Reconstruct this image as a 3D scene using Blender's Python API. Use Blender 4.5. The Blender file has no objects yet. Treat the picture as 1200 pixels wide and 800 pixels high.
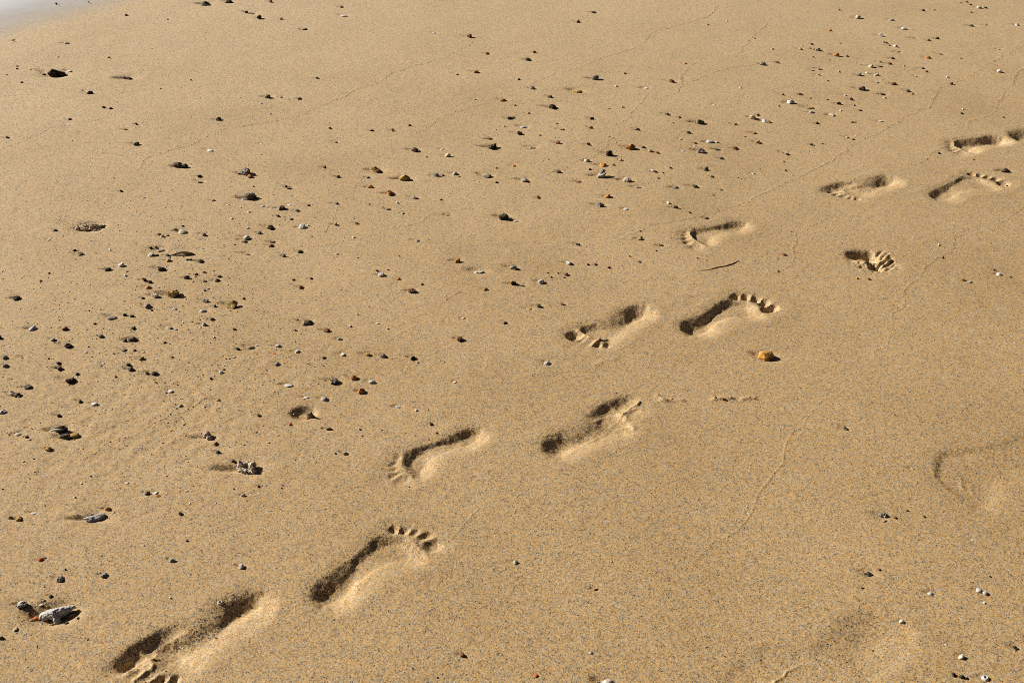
import bpy, bmesh, math, random
import numpy as np
from mathutils import Vector, Matrix, noise as mnoise

rng = np.random.default_rng(11)
random.seed(5)
S = bpy.context.scene
COL = S.collection

# ------------------------------------------------------------------ camera geometry
CAM_H, FPX, HOR = 1.57, 1150.0, -400.0            # height, focal length in photo pixels, horizon row
PITCH = math.atan((400 - HOR) / FPX)
def ground(px, py):
    u, v = px - 600.0, py - 400.0
    d = math.sin(PITCH) * FPX + v * math.cos(PITCH)
    w = math.cos(PITCH) * FPX - v * math.sin(PITCH)
    return np.array([CAM_H * u / d, CAM_H * w / d])
def mpp(px, py):                                    # metres per photo pixel, across
    v = py - 400.0
    return CAM_H / (math.sin(PITCH) * FPX + v * math.cos(PITCH))
def sstep(x):
    x = np.clip(x, 0.0, 1.0)
    return x * x * (3 - 2 * x)

SUN_AZ = math.radians(155)                          # where the sun stands, counter-clockwise from +X
SUN_EL = math.radians(28)

# ------------------------------------------------------------------ sand grid
def spaced(a, b, k, n):                             # spacing grows with (y + k)
    return np.exp(np.linspace(math.log(a + k), math.log(b + k), n)) - k
Y0, Y1, NY = 0.80, 6.45, 1560
TM, NX = 0.80, 1560
ycore = spaced(Y0, Y1, 1.5, NY)
tcore = np.linspace(-TM, TM, NX)
yl = np.concatenate([[-60, -20, -8, -3, -1.2, -.4, .1, .4, .6, .72], ycore, [6.6, 6.9, 7.5, 8.5, 10, 13, 18, 26, 40, 70, 120, 220]])
tl = np.concatenate([[-40, -20, -10, -5, -3, -2, -1.5, -1.2, -1.0, -.9, -.84], tcore, [.84, .9, 1.0, 1.2, 1.5, 2, 3, 5, 10, 20, 40]])
OY, OX = 10, 11
wy = np.where(yl > 0, yl + 0.6, 0.6 + 0 * yl)
X = tl[None, :] * wy[:, None]
Y = np.repeat(yl[:, None], len(tl), 1)
Z = np.zeros_like(X)
R, Cn = X.shape
OWN = np.zeros((R, Cn), np.int32)                   # 0 = open sand; else owner id

def window(x0, x1, y0, y1):
    i0 = np.searchsorted(yl, y0); i1 = np.searchsorted(yl, y1)
    i0 = max(i0, 0); i1 = min(max(i1, i0 + 1), R)
    ws = (max(y0, 0) + .6, max(y1, 0) + .6)
    c = [x0 / ws[0], x0 / ws[1], x1 / ws[0], x1 / ws[1]]
    j0 = np.searchsorted(tl, min(c)); j1 = np.searchsorted(tl, max(c))
    return slice(i0, i1), slice(max(j0 - 1, 0), min(j1 + 1, Cn))

def lattice(seed, n=257):
    L = np.random.default_rng(seed).random((n, n)); L[-1] = L[0]; L[:, -1] = L[:, 0]
    return L
def vnoise(x, y, size, seed):
    L = lattice(seed); n = L.shape[0] - 1
    fx, fy = x / size, y / size
    ix, iy = np.floor(fx), np.floor(fy)
    tx, ty = sstep(fx - ix), sstep(fy - iy)
    ix = ix.astype(int) % n; iy = iy.astype(int) % n
    a, b = L[iy, ix], L[iy, ix + 1]; c, d = L[iy + 1, ix], L[iy + 1, ix + 1]
    return (a + (b - a) * tx) * (1 - ty) + (c + (d - c) * tx) * ty - .5

# gentle relief of the wet beach
CR, CC = slice(OY, OY + NY), slice(OX, OX + NX)
xs, ys = X[CR, CC], Y[CR, CC]
fade = np.minimum(sstep((TM - np.abs(tcore)) / .06)[None, :], np.minimum(sstep((ycore - Y0) / .12), sstep((Y1 - ycore) / .3))[:, None])
zz = .007 * vnoise(xs, ys, .9, 1) + .0035 * vnoise(xs + .4 * ys, ys, .34, 2)
zz += .0011 * vnoise(xs, ys, .11, 3) * (0.4 + 1.2 * (vnoise(xs, ys, .8, 4) + .5))
# little swash ripples in the near left corner and beside some prints
rp = np.exp(-(((xs + .95) / .45) ** 2 + ((ys - 1.9) / .38) ** 2))
zz += rp * .0012 * vnoise(xs * .75 + ys * .66, ys * 1.5 - xs * 1.7, .05, 7)
zz += rp * .0014 * vnoise(xs, ys, .016, 8)
zz += .0007 * vnoise(xs, ys, .03, 9) * (0.5 + vnoise(xs, ys, .5, 10))
Z[CR, CC] += zz * fade

# ------------------------------------------------------------------ swash lines (thin ridges left by the backwash)
SWASH = [
 [(300,145),(345,137),(365,128),(400,115),(420,103),(440,99),(460,84),(480,78),(525,66),(545,55),(555,48)],
 [(158,202),(170,186),(215,172),(245,158),(270,148),(300,145)],
 [(622,98),(650,86),(680,78),(705,68),(740,57),(757,47),(765,38),(800,28),(830,20),(842,6)],
 [(700,155),(735,139),(745,127),(757,112)], [(765,116),(790,110),(800,100),(798,88),(815,72)],
 [(810,95),(845,82),(890,75)], [(860,68),(885,40),(905,22)],
 [(715,284),(760,266),(810,256),(880,236),(900,224),(955,198),(980,183),(1000,170),(1030,157),(1060,137),(1090,124),(1099,105),(1130,92),(1165,72),(1200,54)],
 [(1078,192),(1100,176),(1128,158),(1135,142),(1165,132),(1175,110),(1190,93),(1205,70)],
 [(1205,238),(1180,257),(1145,264),(1120,273),(1118,290),(1100,301),(1085,312),(1075,328),(1060,340),(1057,362),(1045,375),(1042,395),(1025,420),(1005,432),(990,446),(970,460),(960,472),(945,490),(928,506),(918,542),(885,590),(870,615),(845,632),(810,662)],
 [(1008,206),(972,238),(968,256),(932,274),(928,292),(928,310),(915,319),(898,323)],
 [(338,302),(360,290),(420,281),(450,271),(480,265),(505,250),(555,244)],
 [(425,206),(408,230),(392,252),(380,274)],
 [(806,400),(788,428),(775,444),(760,460),(735,462),(690,505)], [(598,592),(625,570),(655,553),(672,545)],
 [(90,542),(140,513),(180,506)], [(120,525),(180,496),(215,483),(228,476),(242,466),(300,458)], [(345,742),(365,715)],
 [(560,596),(535,625),(518,642)], [(515,357),(540,342)], [(355,438),(362,426),(374,419)], [(440,180),(500,150),(515,136),(570,120)],
 [(640,205),(700,180),(720,160)], [(0,175),(60,150),(120,140)], [(1020,100),(1070,80),(1110,78)],
]
LINES = []
def ridge(pts, h, sig, jit):
    P = [ground(*p) for p in pts]
    Q = []
    for a, b in zip(P[:-1], P[1:]):
        n = max(2, int(np.linalg.norm(b - a) / .035))
        for k in range(n):
            Q.append(a + (b - a) * k / n + rng.normal(0, jit, 2) * (k > 0))
    Q.append(P[-1])
    Q = np.array(Q); LINES.append(Q)
    m = 4 * sig
    sl = window(Q[:, 0].min() - m, Q[:, 0].max() + m, Q[:, 1].min() - m, Q[:, 1].max() + m)
    x, y = X[sl], Y[sl]
    best = np.full(x.shape, 9.0); side = np.zeros(x.shape)
    for a, b in zip(Q[:-1], Q[1:]):
        s2 = window(min(a[0], b[0]) - m, max(a[0], b[0]) + m, min(a[1], b[1]) - m, max(a[1], b[1]) + m)
        r0, c0 = s2[0].start - sl[0].start, s2[1].start - sl[1].start
        r1, c1 = s2[0].stop - sl[0].start, s2[1].stop - sl[1].start
        r0, c0 = max(r0, 0), max(c0, 0)
        if r1 <= r0 or c1 <= c0: continue
        xx, yy = x[r0:r1, c0:c1], y[r0:r1, c0:c1]
        d = b - a; l2 = max((d ** 2).sum(), 1e-12)
        t = np.clip(((xx - a[0]) * d[0] + (yy - a[1]) * d[1]) / l2, 0, 1)
        dd = np.hypot(xx - a[0] - t * d[0], yy - a[1] - t * d[1])
        best[r0:r1, c0:c1] = np.minimum(best[r0:r1, c0:c1], dd)
    amp = h * np.clip(1.0 + 2.6 * vnoise(x, y, .10, 21) + .8 * vnoise(x, y, .03, 22), 0, 2)
    Z[sl] += amp * np.exp(-(best / sig) ** 2)
SWASH_N = len(SWASH)
for L in SWASH:
    c = np.mean([mpp(*p) for p in L])
    ridge(L, .11 * c + .00015, max(.0024, .88 * c), .006)

# ------------------------------------------------------------------ bare footprints
def outline():
    U = [0, .025, .07, .14, .24, .34, .45, .55, .64, .71, .765, .80]
    lat = [-.03, -.075, -.108, -.122, -.122, -.128, -.145, -.168, -.188, -.178, -.13, -.06]
    med = [.03, .075, .108, .124, .118, .088, .062, .075, .135, .175, .178, .13]
    u = np.linspace(0, .80, 44)
    def sp(v):
        t = np.interp(u, U, v)
        return np.convolve(np.pad(t, 1, 'edge'), [.25, .5, .25], 'valid')
    return np.concatenate([np.stack([u, sp(lat)], 1), np.stack([u, sp(med)], 1)[::-1]])
OUT = outline()
def poly_sd(u, v, P):
    d = np.full(u.shape, 9.0); ins = np.zeros(u.shape, bool)
    for (a0, a1), (b0, b1) in zip(P, np.roll(P, -1, 0)):
        e0, e1 = b0 - a0, b1 - a1
        l2 = e0 * e0 + e1 * e1
        if l2 < 1e-14: continue
        t = np.clip(((u - a0) * e0 + (v - a1) * e1) / l2, 0, 1)
        d = np.minimum(d, np.hypot(u - a0 - t * e0, v - a1 - t * e1))
        c = (a1 > v) != (b1 > v)
        if abs(e1) > 1e-12:
            ins ^= c & (u < e0 * (v - a1) / e1 + a0)
    return np.where(ins, -d, d)
# u, v, half length, half width of big toe ... little toe, in foot lengths
TOES = [(.915, .115, .078, .062), (.925, .012, .052, .036), (.895, -.062, .046, .034), (.85, -.128, .042, .033), (.79, -.185, .040, .034)]
PRINTS = []
def footprint(name, heel, tip, side, label, group, depth, toe, wid=1.06, wall=.020, soft=0.0, arch=1.0, slot=0.0, mound=0.0, steep=.57, seed=0, toe_shift=(0, 0), parts=True, toe_size=1.0):
    """depth = (heel, midfoot, ball) in metres; toe = five depths; side 'l'/'r'."""
    depth = tuple(.80 * q for q in depth); slot *= .54; toe = tuple(.72 * q for q in toe)
    H, T = ground(*heel), ground(*tip)
    L = float(np.linalg.norm(T - H)); eu = (T - H) / L
    ev = np.array([eu[1], -eu[0]]) if side == 'l' else np.array([-eu[1], eu[0]])
    pts = np.array([H + eu * L * a + ev * L * b for a in (-.3, 1.3) for b in (-.5, .5)])
    sl = window(pts[:, 0].min(), pts[:, 0].max(), pts[:, 1].min(), pts[:, 1].max())
    x, y = X[sl], Y[sl]
    wob = .008 * vnoise(x, y, .05, 100 + seed), .008 * vnoise(x, y, .05, 200 + seed)
    fine = .0035 * vnoise(x, y, .011, 300 + seed), .0035 * vnoise(x, y, .011, 350 + seed)
    rx, ry = x - H[0] + wob[0] + fine[0], y - H[1] + wob[1] + fine[1]
    u = (rx * eu[0] + ry * eu[1]) / L
    v = (rx * ev[0] + ry * ev[1]) / L / wid
    sd = poly_sd(u, v, OUT) * L
    # depth along the foot
    dprof = np.interp(u, [0, .05, .14, .28, .42, .52, .66, .74, .82], [depth[0] * .85, depth[0], depth[0], depth[0] * .75 + depth[1] * .25, depth[1], depth[1] * .9 + depth[2] * .1, depth[2], depth[2] * .95, depth[2] * .6])
    archm = sstep((u - .20) / .14) * sstep((.66 - u) / .14) * sstep((v + .05) / .12)
    w = np.clip(1.5 * dprof / steep, .018, .080) * (1 + .7 * archm * arch) + soft
    # the bank away from the sun-side wall slumps to a gentler slope
    lee = -math.copysign(1, ev[0] * math.cos(SUN_AZ) + ev[1] * math.sin(SUN_AZ))
    w = w * (1 + .95 * sstep((v * lee + .03) / .13))
    d = dprof * sstep((-sd + .31 * w) / w) * (1 - .40 * archm * arch)
    # rounded cup of heel and ball
    d += .08 * depth[0] * np.exp(-(((u - .13) / .07) ** 2 + (v / .06) ** 2)) + .08 * depth[2] * np.exp(-(((u - .68) / .08) ** 2 + ((v - .06) / .08) ** 2))
    toe_sd = np.full(x.shape, 9.0); toe_id = np.zeros(x.shape, int)
    for k, (tu, tv, a, b) in enumerate(TOES):
        td = toe[k]
        jr = np.random.default_rng(seed * 10 + k); a, b = a * toe_size * jr.uniform(.82, 1.15), b * toe_size * jr.uniform(.82, 1.12); tu += jr.uniform(-.012, .012)
        if td <= 0: continue
        tu2, tv2 = tu + toe_shift[0] * (1 - k / 5), tv + toe_shift[1]
        q = np.hypot((u - tu2) / a, (v - tv2) / b)
        e = (q - 1) * b * L
        dt = td * sstep((-e + .005) / (.017 + soft * .5)) 
        d = np.maximum(d, dt)
        m = e < toe_sd
        toe_sd = np.where(m, e, toe_sd); toe_id = np.where(m, k + 1, toe_id)
    if slot:                                        # big toe joint and toe pressed into one groove
        q = np.hypot((u - .79) / .21, (v - .125) / .074)
        d = np.maximum(d, slot * 1.08 * sstep((1.5 - q) / 1.35))
    allsd = np.minimum(sd, toe_sd)
    # the sand around is drawn down and a little bank pushed up outside
    sh = .07 * max(depth) + soft * .08
    d += sh * np.exp(-(np.maximum(allsd, 0) / .022) ** 2) * sstep((-allsd + .055) / .05)
    bank = .0005 * np.exp(-((allsd - .032) / .016) ** 2)
    if mound:                                       # ridge squeezed up between ball and toes
        q = np.exp(-(((u - (.815 - .35 * np.maximum(-v, 0) ** 1.0)) / .022) ** 2)) * sstep((.21 - np.abs(v)) / .08)
        d -= .7 * mound * q * (.4 + 1.2 * (vnoise(x, y, .02, 400 + seed) + .5))
    # broken crumbs inside
    rough = sstep((.015 - allsd) / .02)
    d -= rough * (.0008 * vnoise(x, y, .018, 500 + seed) + .0005 * vnoise(x, y, .006, 600 + seed)) * min(1, max(depth) / .012)
    keep = min(1, max(depth) / .012)
    Z[sl] = Z[sl] * (1 - .5 * rough * keep) - d + bank * keep
    idx = len(PRINTS) + 1
    own = OWN[sl]
    inside = allsd < .007
    ow = np.where(inside, idx * 10, 0)
    if parts:
        ow = np.where((toe_sd < .006) & (toe_sd < sd - .0), idx * 10 + toe_id, ow)
    OWN[sl] = np.where((ow > 0) & (own == 0), ow, own)
    PRINTS.append(dict(name=name, label=label, group=group, base=H, parts=parts))

def dent(px, py, a, b, ang, depth, power=2.0):
    """one pit (or heap, when depth < 0): half axes a, b in metres, ang in degrees on the ground."""
    c = ground(px, py); m = max(abs(a), abs(b)) * 2.4
    sl = window(c[0] - m, c[0] + m, c[1] - m, c[1] + m)
    x, y = X[sl] - c[0], Y[sl] - c[1]
    ca, sa = math.cos(math.radians(ang)), math.sin(math.radians(ang))
    p, q = x * ca + y * sa, -x * sa + y * ca
    rr = np.hypot(p / a, q / b)
    Z[sl] -= depth * np.exp(-rr ** power)
    return sl, rr
def own_dent(px, py, r, idx, ang=0, b=None):
    c = ground(px, py)
    m = r * 1.3
    sl = window(c[0] - m, c[0] + m, c[1] - m, c[1] + m)
    ca, sa = math.cos(math.radians(ang)), math.sin(math.radians(ang))
    x, y = X[sl] - c[0], Y[sl] - c[1]
    rr = np.hypot((x * ca + y * sa) / r, (-x * sa + y * ca) / (b or r))
    OWN[sl] = np.where((rr < 1) & (OWN[sl] == 0), idx * 10, OWN[sl])

TOWARD, AWAY = 'bare footprints walking toward the camera', 'bare footprints walking away from the camera'
footprint('footprint', (309,697), (149,799), 'l', 'deepest and nearest footprint, heel hollow behind and toes cut off by the bottom edge', TOWARD,
          (.026, .010, .023), (.020, .005, .003, .015, .015), slot=.024, mound=.003, seed=1, wall=.024)
footprint('footprint', (371,706), (507,621), 'l', 'crisp footprint with curved outer edge and five separate toe dots, second from the bottom', AWAY,
          (.0225, .0105, .0145), (.011, .011, .009, .012, .013), mound=.002, seed=2, toe_size=.95, wall=.022)
footprint('footprint', (566,507), (452,560), 'r', 'footprint with thin dark outer edge and smeared toes, small heel shadow at its far end', TOWARD,
          (.014, .0075, .015), (.004, .006, .006, .006, .005), mound=.001, seed=3, wall=.022, wid=.95)
footprint('footprint', (642,531), (752,478), 'r', 'footprint with dark heel and a long dark slot for the big toe joint, toes streaked', AWAY,
          (.0215, .010, .012), (.012, .005, 0, 0, 0), slot=.021, mound=.003, seed=4, wall=.022)
footprint('footprint', (759,362), (675,404), 'l', 'footprint with square dark heel and a row of toe dots along its lower edge', TOWARD,
          (.0235, .009, .012), (.019, .005, .004, .010, .011), mound=.005, seed=5, wall=.024)
footprint('footprint', (804,389), (900,351), 'l', 'crescent footprint with solid dark outer edge and dark toes, above the bright orange stone', AWAY,
          (.0245, .0175, .018), (.024, .022, .021, .021, .020), mound=.001, seed=6, toe_size=1.22, steep=.72, wall=.022)
footprint('footprint', (876,262), (799,286), 'r', 'narrow footprint with thin dark outer line and broken toes, above a thin twig', TOWARD,
          (.0155, .008, .013), (.003, .009, .009, .007, .006), mound=.005, seed=7, wall=.022)
footprint('footprint', (1050,209), (976,229), 'l', 'footprint with two separate dark spots at heel and big toe', TOWARD,
          (.026, .008, .014), (.018, .010, .008, .011, .010), slot=.023, mound=.004, seed=8, wall=.023)
footprint('footprint', (1095,232), (1171,208), 'l', 'footprint with small black toe dots along its upper edge, near the right edge', AWAY,
          (.018, .0075, .010), (.015, .014, .014, .016, .016), mound=.001, seed=9, wall=.020)
footprint('footprint', (1178,162), (1112,177), 'r', 'farthest whole footprint, a long unbroken dark streak near the right edge', TOWARD,
          (.028, .022, .022), (.003, .006, .005, .005, .005), mound=.004, seed=10, wall=.024, steep=.75)
footprint('footprint', (1191,163), (1262,140), 'r', 'dark heel of a footprint cut off by the right edge of the photo', AWAY,
          (.026, .010, .018), (.012, .012, .012, .012, .012), seed=11)
footprint('footprint', (1262,515), (1072,588), 'r', 'faint shallow washed-out footprint at the right edge, only its curved front edge clear', 'washed-out old footprints',
          (.003, .0025, .0058), (0, 0, 0, 0, 0), soft=.004, seed=12, wall=.030, steep=.32)
for q in [[(1122,552),(1127,563),(1130,572)], [(1139,565),(1142,575)]]:
    ridge(q, .0016, .005, .002)
footprint('footprint', (1052,735), (885,825), 'l', 'nearly erased footprint at the bottom edge, a soft dark smudge and a thin curved line', 'washed-out old footprints',
          (.003, .001, .001), (.001, .001, .001, .001, .001), soft=.030, seed=13, wall=.040, parts=False)
ridge([(900,806),(912,794),(922,785),(938,778)], .0008, .0026, .003)
# the torn toe-and-ball print between the two trails
k_idx = len(PRINTS) + 1
PRINTS.append(dict(name='footprint', label='torn half footprint, a ragged black pit with claw-like toe streaks on its right', group=AWAY, base=ground(1020, 305), parts=False))
own_dent(1022, 306, .105, k_idx, ang=-12, b=.085)
kx = dent(1022, 307, .068, .058, -15, .007, 3)
Z[kx[0]] += np.exp(-(kx[1] / 1.1) ** 4) * (.010 * vnoise(X[kx[0]], Y[kx[0]], .016, 91) + .006 * vnoise(X[kx[0]], Y[kx[0]], .007, 92))
dent(1190, 552, .12, .06, 24, .003, 2.2); dent(1010, 752, .058, .036, 20, .0034, 2)
dent(1011, 299, .036, .026, -5, .024, 3); dent(1020, 300, .020, .024, 0, .020, 3); dent(1026, 312, .020, .020, 20, .020, 3)
dent(1000, 299, .016, .014, 0, .010); dent(1013, 309, .030, .016, -20, -.010)
for q in [[(1026,302),(1035,294)], [(1028,306),(1040,297)], [(1029,311),(1044,302)], [(1031,314),(1046,306)], [(1033,317),(1048,310)]]:
    ridge(q, -.0034, .0046, .003)
for q in [[(1029,308),(1040,299)], [(1031,313),(1044,305)]]:
    ridge(q, .003, .005, .003)
ridge([(1002,315),(1012,318),(1020,318)], .003, .007, .002)
# streaks of the torn-up toes, sand flicked off
for q in [[(727,487),(740,476),(749,471)], [(716,497),(729,487),(733,484)], [(688,516),(700,511),(711,506)], [(720,503),(728,500)]]:
    ridge(q, .0028, .0038, .002)
for q in [[(150,785),(166,774),(182,769),(198,768)], [(158,797),(172,786),(180,780)], [(172,800),(186,794),(196,790)]]:
    ridge(q, .0018, .0042, .002)
for q in [[(690,408),(697,402),(703,399)], [(703,399),(711,396)], [(990,227),(1000,225),(1012,226),(1022,223)]]:
    ridge(q, .0035, .005, .002)
ridge([(697,428),(706,424),(722,420)], .002, .010, .003)
for q in [[(775,469),(800,470)], [(836,468),(848,467),(858,467)], [(870,468),(884,467)], [(770,464),(780,470)]]:
    ridge(q, .0022, .006, .002)

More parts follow.
